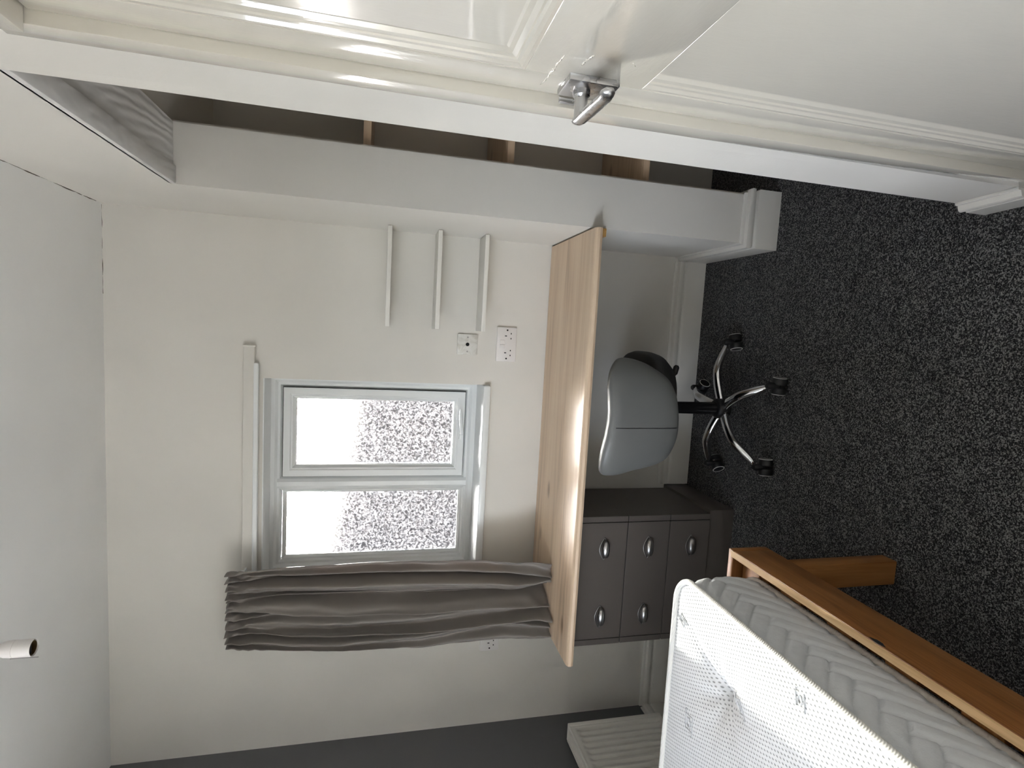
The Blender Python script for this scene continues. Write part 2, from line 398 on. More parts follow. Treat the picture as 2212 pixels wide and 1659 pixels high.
# right wall: over the alcove, the strip beside the door, over the door, and on towards the rear
DY0, DY1, DZ1 = 0.06, 0.905, 1.905
FY = 0.948
bm = B()
bm_box(bm, XR, XP, YJ, YP, ZH + 0.012, ZC)
JX, JY = 0.366, 1.084      # the old plaster leans in slightly towards its foot
pts0 = [(XR, FY, 0), (JX, JY, 0), (XP, JY, 0), (XP, FY, 0)]; pts1 = [(XR, FY, ZC), (XR, YJ, ZC), (XP, YJ, ZC), (XP, FY, ZC)]
a = [bm.verts.new(p) for p in pts0]; c = [bm.verts.new(p) for p in pts1]
bm.faces.new(a[::-1]); bm.faces.new(c)
for i in range(4): bm.faces.new((a[i], a[(i + 1) % 4], c[(i + 1) % 4], c[i]))
bm_box(bm, XR, XP, DY0 - 0.04, FY, DZ1 + 0.045, ZC)
bm_box(bm, XR, XP, YR, DY0 - 0.04, 0, ZC)
tag(obj('wall_right', bm, 'wall_white'), 'white wall strip and lintel between the alcove opening and the cream door', 'wall', 'structure')
bm = B()
bm_box(bm, XC, XC + 0.1, YR, YB, 0, ZC); bm_box(bm, XP, XC, FY - 0.1, FY, 0, ZC); bm_box(bm, XP, XC, FY, YB, 2.056, 2.10)
bm_box(bm, XP, XC, YB - 0.006, YB, 0, ZC)
bm_box(bm, XP, XP + 0.006, YP + 0.006, YB, 0, ZC)
tag(obj('wall_alcove', bm, 'closet_paint'), 'taupe painted inside of the shelved alcove', 'wall', 'structure')

# lining boards at the head of the alcove opening
t2_ = thing('trim_1', 'white painted grained boards lining the head of the alcove opening', 'trim', (XR, YP, ZH), 'structure')
bm = B(); bm_box(bm, XR, XR + 0.052, YJ, YP, ZH, ZH + 0.02, bev=0.003); obj('edge_board', bm, 'grain_board', t2_, smooth=30)
bm = B(); bm_box(bm, XR + 0.052, XP, YJ, YP, ZH + 0.008, ZH + 0.02); obj('head_board', bm, 'grain_board', t2_)

# cracks in the plaster along the ceiling joint
def crack(name, pts, w, parent):
    bm = B(); pp = []
    for i in range(len(pts) - 1):
        a_, b_ = Vector(pts[i]), Vector(pts[i + 1]); k = max(2, int((b_ - a_).length / 0.02))
        for j in range(k):
            p = a_.lerp(b_, j / k); p += Vector((random.uniform(-1, 1), random.uniform(-1, 1), random.uniform(-1, 1))) * 0.0012; pp.append(p)
    pp.append(Vector(pts[-1]))
    bm_tube(bm, pp, [w * random.uniform(0.5, 1.3) for _ in pp], 5)
    return obj(name, bm, 'crack_dark', parent)
crack('plaster_crack', [(XR, 1.2, ZC), (XR, 2.0, ZC), (XR, 2.26, ZC)], 0.0016, ceil_o)
crack('plaster_crack', [(XR - 0.004, YB, ZC), (XR - 0.15, YB, ZC), (XR - 0.32, YB, ZC)], 0.0015, ceil_o)

# skirting boards
SK = [(0, 0), (0.019, 0), (0.019, 0.090), (0.015, 0.097), (0.011, 0.099), (0.011, 0.104), (0.018, 0.108), (0.0205, 0.115), (0.0205, 0.122), (0.018, 0.129), (0.010, 0.133), (0.006, 0.134), (0.006, 0.144), (0.004, 0.147), (0, 0.147)]
def skirting(bm, path, nrm_side=1, hs=1.0):
    """path: list of plan points; the board stands on the left of the walking direction, mitred at corners"""
    P = [Vector((p[0], p[1])) for p in path]; k = len(P); rows = []
    for i in range(k):
        def nn(a_, b_):
            d = (b_ - a_).normalized(); return Vector((-d.y, d.x)) * nrm_side
        if i == 0: mvec = nn(P[0], P[1])
        elif i == k - 1: mvec = nn(P[-2], P[-1])
        else:
            n1, n2 = nn(P[i - 1], P[i]), nn(P[i], P[i + 1]); mvec = (n1 + n2) / (1 + n1.dot(n2))
        rows.append([bm.verts.new((P[i].x + mvec.x * t, P[i].y + mvec.y * t, z * hs)) for t, z in SK])
    kk = len(SK)
    for A, C in zip(rows, rows[1:]):
        for j in range(kk): bm.faces.new((A[j], A[(j + 1) % kk], C[(j + 1) % kk], C[j]))
    bm.faces.new(rows[0]); bm.faces.new(rows[-1][::-1])
bm = B(); skirting(bm, [(XR - 0.019, YB), (-0.675, YB)], 1)
tag(obj('baseboard_back', bm, 'skirting_white', smooth=40), 'white moulded skirting board along the window wall under the desk', 'skirting', 'structure')
bm = B(); skirting(bm, [(-1.214, YB), (XL, YB)], 1)
tag(obj('baseboard_corner', bm, 'skirting_white', smooth=40), 'short white skirting board left of the grey drawers', 'skirting', 'structure')
bm = B(); skirting(bm, [(XR, YB), (XR, YP), (XP, YP), (XP, YP + 0.3)], -1)
tag(obj('baseboard_partition', bm, 'skirting_white', smooth=40), 'white moulded skirting board wrapped round the partition end', 'skirting', 'structure')
bm = B(); skirting(bm, [(JX, JY), (XR - 0.001, FY)], -1, 0.64)
tag(obj('baseboard_right', bm, 'skirting_white', smooth=40), 'white skirting board stub beside the cream door', 'skirting', 'structure')
bm = B(); skirting(bm, [(XL, YB - 0.02), (XL, YR)], 1)
tag(obj('baseboard_left', bm, 'skirting_white', smooth=40), 'white skirting board along the dark grey wall', 'skirting', 'structure')

# ------------------------------------------------------------------ door and frame
fr_ = thing('trim_2', 'cream gloss frame around the panelled door', 'door frame', (XR, DY1, 0), 'structure')
bm = B(); bm_box(bm, XR - 0.003, XP - 0.02, DY1, FY, 0, DZ1 + 0.045, bev=0.002); obj('jamb', bm, 'cream_gloss', fr_, smooth=30)
bm = B(); bm_box(bm, XR - 0.003, XP - 0.02, DY0 - 0.04, DY0, 0, DZ1 + 0.045, bev=0.002); obj('jamb', bm, 'cream_gloss', fr_, smooth=30)
bm = B(); bm_box(bm, XR - 0.016, XP - 0.02, DY0 - 0.04, DY1 - 0.002, DZ1, DZ1 + 0.045, bev=0.002); obj('head', bm, 'cream_gloss_rail', fr_, smooth=30)
DX = 0.389
dr_ = thing('door_1', 'cream gloss four-panel door with satin lever handle', 'door', (DX, DY1, 0), 'structure')
box('leaf_core', 'cream_gloss', (DX + 0.014, DX + 0.03, DY0 + 0.003, DY1 - 0.003, 0.01, DZ1 - 0.003), dr_)
ys = (0.84, 0.465, 0.40, 0.125)   # panel edges along the wall
zs = (0.22, 1.045, 1.235, 1.80)
def stile(nm, y0, y1, z0, z1, mat):
    bm = B(); bm_box(bm, DX, DX + 0.016, y0, y1, z0, z1, bev=0.0015); obj(nm, bm, mat, dr_, smooth=30)
stile('stile', ys[0], DY1 - 0.002, 0.01, DZ1 - 0.003, 'cream_gloss'); stile('stile', DY0 + 0.003, ys[3], 0.01, DZ1 - 0.003, 'cream_gloss')
stile('rail', ys[3], ys[0], 0.01, zs[0], 'cream_gloss_rail'); stile('rail', ys[3], ys[0], zs[1], zs[2], 'cream_gloss_rail'); stile('rail', ys[3], ys[0], zs[3], DZ1 - 0.003, 'cream_gloss_rail')
stile('muntin', ys[2], ys[1], zs[0], zs[1], 'cream_gloss'); stile('muntin', ys[2], ys[1], zs[2], zs[3], 'cream_gloss')
MP = [(0.0, 0.0015), (0.006, 0.001), (0.011, 0.0045), (0.016, 0.005), (0.018, 0.0075), (0.026, 0.0085), (0.032, 0.0125), (0.038, 0.0138)]
for (y0, y1) in ((ys[1], ys[0]), (ys[3], ys[2])):
    for (z0, z1) in ((zs[0], zs[1]), (zs[2], zs[3])):
        bm = B(); rows = []
        for t, dpt in MP:
            tt = t if z0 > 1 else t * 0.12      # the lower panels meet the lock rail almost square
            rows.append([bm.verts.new((DX + dpt, *q)) for q in ((y0 + t, z0 + t), (y1 - t, z0 + t), (y1 - t, z1 - tt), (y0 + t, z1 - tt))])
        for A, C in zip(rows, rows[1:]):
            for j in range(4): bm.faces.new((A[j], A[(j + 1) % 4], C[(j + 1) % 4], C[j]))
        obj('panel_moulding', bm, 'cream_gloss', dr_)
        box('panel', 'cream_gloss', (DX + 0.0115, DX + 0.016, y0 + 0.037, y1 - 0.037, z0 + 0.037, z1 - (0.037 if z0 > 1 else 0.004)), dr_)
def lerp_(a_, b_, t): return a_ + (b_ - a_) * t
# handle
hp = bpy.data.objects.new('handle', None); COL.objects.link(hp); hp.parent = dr_; hp['_o'] = dr_['_o']; hp['label'] = 'satin metal lever handle'
bm = B(); bm_box(bm, DX - 0.010, DX + 0.001, 0.821, 0.883, 1.088, 1.170, bev=0.003); obj('backplate', bm, 'satin_metal', hp, smooth=30)
bm = B(); bm_lathe(bm, [(0.0135, DX - 0.009), (0.0135, DX - 0.018), (0.0105, DX - 0.021), (0.0100, DX - 0.052)], (0, 0.853, 1.139), 'X', 24); obj('spindle', bm, 'satin_metal', hp, smooth=40)
bm = B()
lp = []; lw = []
for i in range(18):
    t = i / 17
    y = 0.866 - 0.128 * t; x = 0.336 + 0.004 * math.sin(t * math.pi) - 0.006 * t; z = 1.1385 - 0.004 * math.sin(t * 3.0)
    if t > 0.85: x += (t - 0.85) * 0.05
    lp.append((x, y, z)); lw.append(0.0125 - 0.003 * abs(t - 0.35))
lw[0] = 0.010; lw[-1] = 0.006
bm_tube(bm, lp, lw, 16, flat=((1, 0, 0), 0.45)); obj('lever', bm, 'satin_metal', hp, smooth=True)
# lumpy ridges where an older, larger plate was painted over
for run in ([(0.7775, 1.1936), (0.7946, 1.1942), (0.8152, 1.1945), (0.8341, 1.1958), (0.8554, 1.1966), (0.8825, 1.2007)], [(0.7621, 1.1547), (0.7744, 1.1581), (0.7853, 1.1610), (0.7970, 1.1609)], [(0.7641, 1.0948), (0.7752, 1.0851)]):
    pp = []
    for (y0, z0), (y1, z1) in zip(run, run[1:]):
        for q in range(5): pp.append((DX + 0.0004, lerp_(y0, y1, q / 5) + random.uniform(-0.0008, 0.0008), lerp_(z0, z1, q / 5) + random.uniform(-0.0012, 0.0012)))
    bm = B(); bm_tube(bm, pp, [random.uniform(0.0008, 0.0022) for _ in pp], 7); obj('paint_ridge', bm, 'cream_gloss', dr_, smooth=True)
bm = B(); bm_box(bm, DX - 0.012, DX - 0.003, DY1 - 0.003, DY1 + 0.0005, 1.128, 1.160, bev=0.001); obj('strike_plate', bm, 'satin_metal', fr_, smooth=30)

# ------------------------------------------------------------------ window
win = thing('window_1', 'white plastic framed window with two obscure glass panes', 'window', (-0.663, YB, WZ0), 'structure')
YF = 2.44
def fbar(nm, x0, x1, z0, z1, y0, y1, parent, bev=0.004):
    bm = B(); bm_box(bm, x0, x1, y0, y1, z0, z1, bev=bev); return obj(nm, bm, 'pvc_white', parent, smooth=30)
bm = B(); bm_box(bm, WX0, WX1, YB - 0.028, YF + 0.02, WZ0 - 0.032, WZ0, bev=0.008)
obj('sill', bm, 'pvc_white', win, smooth=30)
bm = B(); bm_box(bm, WX0, WX1, YB + 0.001, YF, WZ1 - 0.004, WZ1 + 0.002); obj('head_reveal', bm, 'pvc_white', win)
# outer frame with a sloped inner lip
def mitred(nm, x0, x1, z0, z1, prof, parent, mat='pvc_white'):
    """rectangular frame; prof: (inset, y) pairs from the outside in"""
    bm = B(); rows = []
    for t, y in prof: rows.append([bm.verts.new(q) for q in ((x0 + t, y, z0 + t), (x1 - t, y, z0 + t), (x1 - t, y, z1 - t), (x0 + t, y, z1 - t))])
    k = len(rows)
    for i in range(k):
        A, C = rows[i], rows[(i + 1) % k]
        for j in range(4): bm.faces.new((A[j], A[(j + 1) % 4], C[(j + 1) % 4], C[j]))
    return obj(nm, bm, mat, parent)
mitred('frame', WX0, WX1, WZ0, WZ1, [(0, YF), (0.020, YF), (0.030, YF + 0.010), (0.040, YF + 0.010), (0.046, YF + 0.020), (0.046, YF + 0.065), (0, YF + 0.065)], win)
MU0, MU1 = -0.735, -0.672
bm = B(); bm_prism(bm, [(MU0, YF + 0.022, WZ0 + 0.03), (MU0 + 0.012, YF + 0.010, WZ0 + 0.03), (MU0 + 0.022, YF + 0.001, WZ0 + 0.03), (MU1 - 0.022, YF + 0.001, WZ0 + 0.03), (MU1 - 0.010, YF + 0.010, WZ0 + 0.03), (MU1, YF + 0.022, WZ0 + 0.03), (MU1, YF + 0.064, WZ0 + 0.03), (MU0, YF + 0.064, WZ0 + 0.03)], (0, 0, WZ1 - WZ0 - 0.06))
obj('mullion', bm, 'pvc_white', win)
SX0, SX1, SZ0, SZ1 = MU1 + 0.004, -0.286, 1.056, 1.823
sash = mitred('sash', SX0, SX1, SZ0, SZ1, [(0, YF + 0.004), (0, YF - 0.004), (0.026, YF - 0.004), (0.032, YF + 0.001), (0.036, YF + 0.001), (0.046, YF + 0.016), (0.048, YF + 0.016), (0.048, YF + 0.05), (-0.010, YF + 0.05), (-0.010, YF + 0.030), (0, YF + 0.030)], win)
mitred('seal', SX0 - 0.003, SX1 + 0.003, SZ0 - 0.003, SZ1 + 0.003, [(0, YF + 0.0055), (0, YF + 0.0045), (0.006, YF + 0.0045), (0.006, YF + 0.0055)], win, 'gasket')
box('pane', 'obscure_glass', (SX0 + 0.040, SX1 - 0.040, YF + 0.030, YF + 0.0305, SZ0 + 0.040, SZ1 - 0.040), sash)
box('pane', 'obscure_glass', (WX0 + 0.040, MU0 + 0.006, YF + 0.038, YF + 0.0385, WZ0 + 0.040, WZ1 - 0.040), win)
mitred('bead', WX0 + 0.046, MU0, WZ0 + 0.046, WZ1 - 0.052, [(0, YF + 0.021), (0.006, YF + 0.021), (0.014, YF + 0.034), (0.014, YF + 0.045), (0, YF + 0.045)], win)
wh = bpy.data.objects.new('sash_handle', None); COL.objects.link(wh); wh.parent = sash; wh['_o'] = sash['_o']
# handle as one part of the sash
COL.objects.unlink(wh); bpy.data.objects.remove(wh)
bm = B(); bm_box(bm, -0.500, -0.462, YF - 0.012, YF - 0.003, 1.060, 1.078, bev=0.003)
bm_lathe(bm, [(0.008, YF - 0.010), (0.008, YF - 0.030)], (-0.472, 0, 1.068), 'Y', 16)
bm_tube(bm, [(-0.472, YF - 0.029, 1.068), (-0.44, YF - 0.033, 1.073), (-0.40, YF - 0.034, 1.077), (-0.36, YF - 0.032, 1.078)], [0.008, 0.0075, 0.007, 0.005], 12)
obj('sash_handle', bm, 'pvc_white', sash, smooth=40)
bm = B(); bm_lathe(bm, [(0.004, YF - 0.030), (0.004, YF - 0.0315)], (-0.472, 0, 1.068), 'Y', 14); obj('lock_barrel', bm, 'satin_metal', sash, smooth=40)

# unseen window added beside the photographer to light the door and right wall
w2 = thing('added_window', 'unseen clear window added in the grey wall for side daylight', 'window', (XL, 0.08, LW[2]), 'structure')
for nm, d in (('frame_top', (LW[0], LW[1], LW[3] - 0.05, LW[3])), ('frame_bottom', (LW[0], LW[1], LW[2], LW[2] + 0.05)), ('frame_side', (LW[0], LW[0] + 0.05, LW[2] + 0.05, LW[3] - 0.05)), ('frame_side', (LW[1] - 0.05, LW[1], LW[2] + 0.05, LW[3] - 0.05)), ('mullion', (0.05, 0.11, LW[2] + 0.05, LW[3] - 0.05))):
    box(nm, 'pvc_white', (XL - 0.16, XL - 0.10, *d), w2)
for y0, y1 in ((LW[0] + 0.05, 0.05), (0.11, LW[1] - 0.05)):
    box('pane', 'clear_glass', (XL - 0.130, XL - 0.129, y0, y1, LW[2] + 0.05, LW[3] - 0.05), w2)

# curtain batten and track
br = thing('curtain_rail', 'white painted curtain batten with slim track above the window', 'curtain rail', (-0.7, YB, 1.90))
bm = B(); bm_box(bm, -1.25, -0.112, YB - 0.022, YB - 0.0005, 1.905, 1.945, bev=0.003); obj('batten', bm, 'wall_white', br, smooth=30)
bm = B(); bm_box(bm, -1.24, -0.176, YB - 0.034, YB - 0.012, 1.889, 1.906, bev=0.004); obj('track', bm, 'pvc_white', br, smooth=30)
bm = B(); bm_box(bm, -0.116, -0.108, YB - 0.024, YB - 0.0005, 1.902, 1.948, bev=0.003); obj('end_cap', bm, 'wall_white', br, smooth=30)
for xx in (-1.22, -1.00):
    bm = B(); bm_box(bm, xx - 0.006, xx + 0.006, YB - 0.084, YB - 0.02, 1.925, 1.931); obj('bracket', bm, 'pvc_white', br)
bm = B(); bm_box(bm, -1.25, -0.98, YB - 0.088, YB - 0.078, 1.918, 1.936, bev=0.002); obj('front_track', bm, 'pvc_white', br, smooth=30)

# curtain
def lerp(a_, b_, t): return a_ + (b_ - a_) * t
def interp(tab, x):
    for (x0, v0), (x1, v1) in zip(tab, tab[1:]):
        if x <= x1 or (x1, v1) == tab[-1]:
            t = max(0, min(1, (x - x0) / (x1 - x0))); return v0 + (v1 - v0) * t
RE = [(0.0, -0.962), (0.10, -0.952), (0.25, -0.940), (0.45, -0.928), (0.75, -0.935), (0.9, -0.945), (1.0, -0.925)]
LE = [(0.0, -1.262), (0.3, -1.272), (0.6, -1.270), (0.85, -1.235), (1.0, -1.205)]
def folds(s, t):
    top = 0.021 * math.sin(s * 2 * math.pi * 9 + 0.9 * math.sin(7 * s)) + 0.011 * math.sin(s * 61 + 2) + 0.006 * math.sin(s * 113)
    sw = s + 0.025 * math.sin(t * 3.1 + s * 5) + 0.012 * math.sin(t * 7.0 + 2)
    deep = 0.030 * math.sin(sw * 2 * math.pi * 4.3 + 0.8) + 0.020 * math.sin(sw * 2 * math.pi * 7.7 + 1.2 * t + 2.0) + 0.010 * math.sin(sw * 2 * math.pi * 13.5 + 2.2 * t)
    w_ = max(0.0, 1 - t / 0.20) ** 1.2
    return top * w_ + deep * (1 - w_)
def curtain(u, v):
    s, t = u, v
    x = lerp(interp(RE, t), interp(LE, t), s)
    x += 0.012 * math.sin(s * 2 * math.pi * 4.5 + 2.2 + 0.6 * t) * min(1, t * 5)
    y0 = lerp(YB - 0.130, 2.075, max(0, t - 0.15) / 0.85) - 0.02 * s * t
    y = y0 - folds(s, t)
    z = lerp(1.972, 0.742, t)
    if t > 0.82:   # the hem bunches up on the desk and kicks out
        k = (t - 0.82) / 0.18
        y -= 0.05 * k * k * (0.55 + 0.45 * math.sin(s * 9 + 1.0)) + 0.05 * k * k * (s > 0.75) * (s - 0.75) * 4
        x += 0.014 * math.sin(s * 17 + k * 3) * k + 0.006 * mnoise.noise((s * 25, t * 30, 0)) * k
        z += 0.014 * k * abs(math.sin(s * 8.0 + 0.5)) * (1 - k) * 2
    if t < 0.14:
        k = 1 - t / 0.14
        y += 0.018 * mnoise.noise((s * 34, t * 40, 3)) * k; x += 0.010 * mnoise.noise((s * 30, t * 34, 9)) * k; z += 0.006 * mnoise.noise((s * 20, 3, 9)) * k
    y += 0.010 * mnoise.noise((s * 14, t * 7, 5)) + 0.004 * mnoise.noise((s * 30, t * 22, 7))
    return (x, y, z)
bm = B(); bm_grid(bm, curtain, 260, 120)
cu = obj('curtain', bm, 'curtain_satin', smooth=True, recalc=False, origin=(-1.1, 2.12, 0.742))
tag(cu, 'drawn-back taupe satin curtain with gathered heading, its hem resting on the desk', 'curtain')
so_ = cu.modifiers.new('thickness', 'SOLIDIFY'); so_.thickness = 0.0025

# ------------------------------------------------------------------ desk, drawers, shelves
dk = thing('desk', 'fitted oak-look worktop desk under the window', 'desk', (-0.42, 2.04, 0.707))
bm = B()
prof = [(2.296, 0.707), (1.800, 0.707), (1.790, 0.711), (1.786, 0.720), (1.788, 0.729), (1.796, 0.7345), (1.806, 0.7355), (2.296, 0.7355)]
bm_prism(bm, [(-1.212, y, z) for y, z in prof], (0.367 + 1.212, 0, 0)); obj('worktop', bm, 'oak_x', dk, smooth=35)
bm = B(); bm_box(bm, 0.345, XR - 0.001, 1.83, 1.86, 0.682, 0.707); obj('cleat', bm, 'pine_raw', dk)

du = thing('drawer_unit', 'dark taupe three-drawer pedestal with cup handles under the desk', 'drawer unit', (-0.95, 2.1, 0))
UX0, UX1, UY = -1.210, -0.690, 1.905
bm = B(); bm_box(bm, UX0 + 0.002, UX1 - 0.002, UY + 0.019, YB - 0.022, 0.112, 0.702, bev=0.001); obj('carcass', bm, 'drawer_grey', du)
bm = B(); bm_box(bm, UX0 - 0.004, UX1 + 0.010, UY + 0.012, YB - 0.002, 0.0, 0.112, bev=0.002); obj('plinth', bm, 'drawer_grey', du, smooth=30)
zs_ = [0.116, 0.2955, 0.4765, 0.657]
tops = [0.2922, 0.4732, 0.7005]
for k in range(3):
    z0, z1 = zs_[k], tops[k]
    g0, g1 = UX0 + 0.024, UX1 - 0.024
    bm = B(); bm_box(bm, g0 + 0.0015, g1 - 0.0015, UY, UY + 0.018, z0, z1, bev=0.0008); bm_box(bm, UX0 + 0.004, UX1 - 0.004, UY + 0.0145, UY + 0.0178, z0 + 0.003, z1 - 0.003)
    dd = obj('drawer', bm, 'drawer_grey', du)
    for x0, x1 in ((UX0, g0 - 0.0015), (g1 + 0.0015, UX1)):
        bm = B(); bm_box(bm, x0, x1, UY, UY + 0.018, z0, z1, bev=0.0012); obj('edge_strip', bm, 'drawer_grey', dd)
    for hx in (-0.818, -1.092):
        hz = (0.198, 0.384, 0.569)[k]
        bm = B()
        def cup(u, v):
            th = math.pi * u                       # across the width
            ph = (math.pi / 2) * v                 # from the top edge out and down
            wv = 0.036 * math.cos(th)
            dome = math.sin(th) ** 0.7
            return (hx + wv, UY - 0.022 * dome * math.sin(ph) ** 0.8 - 0.0015, hz + 0.021 * dome * math.cos(ph) ** 1.0 - 0.006)
        bm_grid(bm, cup, 25, 12)
        def lip(u, v):
            th = math.pi * u
            wv = 0.036 * math.cos(th); dome = math.sin(th) ** 0.7
            return (hx + wv, UY - 0.022 * dome * (1 - 0.12 * v) - 0.0015, hz - 0.006 - 0.008 * v * dome)
        bm_grid(bm, lip, 25, 5)
        h = obj('cup_handle', bm, 'pewter', dd, smooth=True, recalc=False)
        sm = h.modifiers.new('thickness', 'SOLIDIFY'); sm.thickness = 0.0015
        bm = B(); pp = []
        for q in range(28):
            an = 2 * math.pi * q / 28; cc_ = math.cos(an); pp.append((hx + 0.044 * cc_, UY - 0.0008, hz + 0.0195 * (1 - abs(cc_) ** 1.7) * (1 if math.sin(an) > 0 else -0.9)))
        bm_tube(bm, pp, 0.002, 6, closed=True); obj('handle_flange', bm, 'pewter', dd, smooth=True)

for nm_i, (z, lab) in enumerate(((1.405, 'topmost of three small white corner shelves above the desk'), (1.215, 'middle one of three small white corner shelves above the desk'), (1.031, 'lowest of three small white corner shelves above the desk'))):
    bm = B(); bm_box(bm, -0.008, XR - 0.003, YB - 0.135, YB - 0.0005, z, z + 0.016, bev=0.0012)
    tag(obj('wall_shelf', bm, 'shelf_white', smooth=30, origin=(0.18, YB, z)), lab, 'shelf', group='white corner shelves')
for z, lab in ((1.484, 'topmost oak shelf inside the alcove, near eye level'), (1.012, 'middle oak shelf inside the alcove'), (0.510, 'lowest oak shelf inside the alcove')):
    bm = B(); bm_box(bm, XP + 0.008, XC - 0.002, 1.885, YB - 0.008, z, z + 0.024, bev=0.001)
    tag(obj('alcove_shelf', bm, 'oak_x', smooth=30, origin=(0.9, 2.1, z)), lab, 'shelf', group='oak alcove shelves')

# sockets
def socket(name, label, cx_, cz_, kind):
    t = thing(name, label, 'socket', (cx_, YB, cz_))
    w_, h_ = (0.146, 0.086)
    bm = B(); bm_box(bm, cx_ - w_ / 2, cx_ + w_ / 2, YB - 0.009, YB - 0.0003, cz_ - h_ / 2, cz_ + h_ / 2, bev=0.003); obj('faceplate', bm, 'plastic_white', t, smooth=30)
    y = YB - 0.0093
    for sgn in (-1, 1):
        ox = cx_ + sgn * 0.036
        bm = B(); bm_box(bm, ox - 0.002, ox + 0.002, y, y + 0.002, cz_ + 0.000, cz_ + 0.009)
        bm_box(bm, ox - 0.0135, ox - 0.0075, y, y + 0.002, cz_ - 0.020, cz_ - 0.016); bm_box(bm, ox + 0.0075, ox + 0.0135, y, y + 0.002, cz_ - 0.020, cz_ - 0.016)
        obj('pin_slots', bm, 'dark_hole', t)
        sx_ = cx_ + sgn * 0.010
        bm = B(); bm_box(bm, sx_ - 0.008, sx_ + 0.008, YB - 0.0125, YB - 0.008, cz_ + 0.008, cz_ + 0.030, bev=0.0012); obj('rocker_switch', bm, 'plastic_white', t, smooth=30)
        bm = B(); bm_lathe(bm, [(0.0038, y + 0.002), (0.0038, y)], (cx_ + sgn * 0.0605, 0, cz_ - 0.001), 'Y', 12); obj('screw', bm, 'dark_hole', t)
socket('double_socket', 'white double socket beside the lowest white shelf', -0.058, 0.912, 0)
socket('double_socket', 'white double socket half hidden behind the curtain', -1.367, 0.917, 0)
t = thing('aerial_socket', 'square paint-smeared socket plate with one black hole', 'socket', (-0.066, YB, 1.08))
bm = B(); bm_box(bm, -0.109, -0.023, YB - 0.008, YB - 0.0003, 1.037, 1.123, bev=0.003); obj('faceplate', bm, 'smeared_plate', t, smooth=30)
bm = B(); bm_lathe(bm, [(0.0075, YB - 0.006), (0.0075, YB - 0.0095), (0.0045, YB - 0.0095)], (-0.066, 0, 1.08), 'Y', 20); obj('aerial_hole', bm, 'dark_hole', t)
for xx in (-0.096, -0.036):
    bm = B(); bm_lathe(bm, [(0.0032, YB - 0.006), (0.0032, YB - 0.0085)], (xx, 0, 1.08), 'Y', 12); obj('screw', bm, 'pewter', t)

# ------------------------------------------------------------------ radiator
RXF, RXB, RY0, RY1, RZ0, RZ1 = -1.690, -1.765, 1.345, 2.105, 0.15, 0.588
rd = thing('radiator', 'white ribbed panel radiator on the dark grey wall', 'radiator', (-1.73, 1.5, 0.15))
def rib(y):
    p = ((y - RY0 - 0.02) % 0.0333) / 0.0333
    tri = abs(p - 0.5) * 2
    return max(0, min(1, (tri - 0.28) / 0.35))
def rpanel(u, v):
    y = lerp(RY1 - 0.018, RY0 + 0.018, u); z = lerp(RZ0 + 0.004, RZ1 - 0.004, v)
    e = max(0, min(1, (min(z - RZ0, RZ1 - z) - 0.030) / 0.010))
    e2 = max(0, min(1, (min(RY1 - y, y - RY0) - 0.028) / 0.008))
    return (RXF - 0.013 * rib(y) * e * e2, y, z)
bm = B(); bm_grid(bm, rpanel, 400, 40); obj('front_panel', bm, 'radiator_white', rd, smooth=45)
bm = B(); bm_box(bm, RXB, RXB + 0.012, RY0, RY1 - 0.006, RZ0, RZ1 - 0.012); bm_box(bm, RXB + 0.014, RXF - 0.018, RY0 + 0.02, RY1 - 0.02, RZ0 + 0.02, RZ1 - 0.03); obj('rear_panel', bm, 'radiator_white', rd)
for y0 in (RY0, RY1 - 0.020):
    bm = B(); bm_box(bm, RXB, RXF + 0.002, y0, y0 + 0.020, RZ0, RZ1 + 0.002, bev=0.003); obj('side_cover', bm, 'radiator_white', rd, smooth=30)
bm = B(); bm_box(bm, RXF - 0.010, RXF + 0.001, RY0 + 0.01, RY1 - 0.01, RZ1 - 0.006, RZ1 + 0.003, bev=0.002); bm_box(bm, RXB, RXB + 0.008, RY0 + 0.01, RY1 - 0.01, RZ1 - 0.006, RZ1 + 0.003, bev=0.002); obj('top_frame', bm, 'radiator_white', rd, smooth=30)
bm = B(); y = RY0 + 0.024
while y < RY1 - 0.024:
    bm_box(bm, RXB + 0.008, RXF - 0.010, y, y + 0.0045, RZ1 - 0.005, RZ1 + 0.001); y += 0.0105
gr = obj('top_grille', bm, 'radiator_white', rd)
for y in (RY0 + 0.15, RY1 - 0.15):
    box('wall_bracket', 'radiator_white', (XL, RXB + 0.001, y - 0.015, y + 0.015, RZ0 + 0.06, RZ1 - 0.06), rd)
bm = B(); bm_tube(bm, [(-1.74, RY1 + 0.03, 0.0), (-1.74, RY1 + 0.03, 0.16), (-1.74, RY1 + 0.022, 0.185), (-1.74, RY1 - 0.015, 0.19)], 0.0075, 12); obj('supply_pipe', bm, 'radiator_white', rd, smooth=True)

# ------------------------------------------------------------------ bed
BX0, BX1, BY0, BY1 = -1.785, -0.580, -0.64, 1.322
bd = thing('bed_frame', 'varnished pine bed frame with square legs', 'bed', (-1.18, 0.34, 0))
for x0 in (BX0, BX1 - 0.022):
    bm = B(); bm_box(bm, x0, x0 + 0.022, BY0 + 0.0225, BY1 - 0.0225, 0.330, 0.450, bev=0.003); obj('side_rail', bm, 'pine_y', bd, smooth=30)
for x0 in (BX0, BX1 - 0.022):
    bm = B(); bm_box(bm, x0 + 0.002, x0 + 0.020, BY0 + 0.0225, BY1 - 0.012, 0.4492, 0.4512, bev=0.0006); obj('rail_top_strip', bm, 'pine_pale', bd)  # thin strip, lighter than the rail, along its top
for y0 in (BY0, BY1 - 0.022):
    bm = B(); bm_box(bm, BX0, BX1, y0, y0 + 0.022, 0.330, 0.450, bev=0.003); obj('end_rail', bm, 'pine_x', bd, smooth=30)
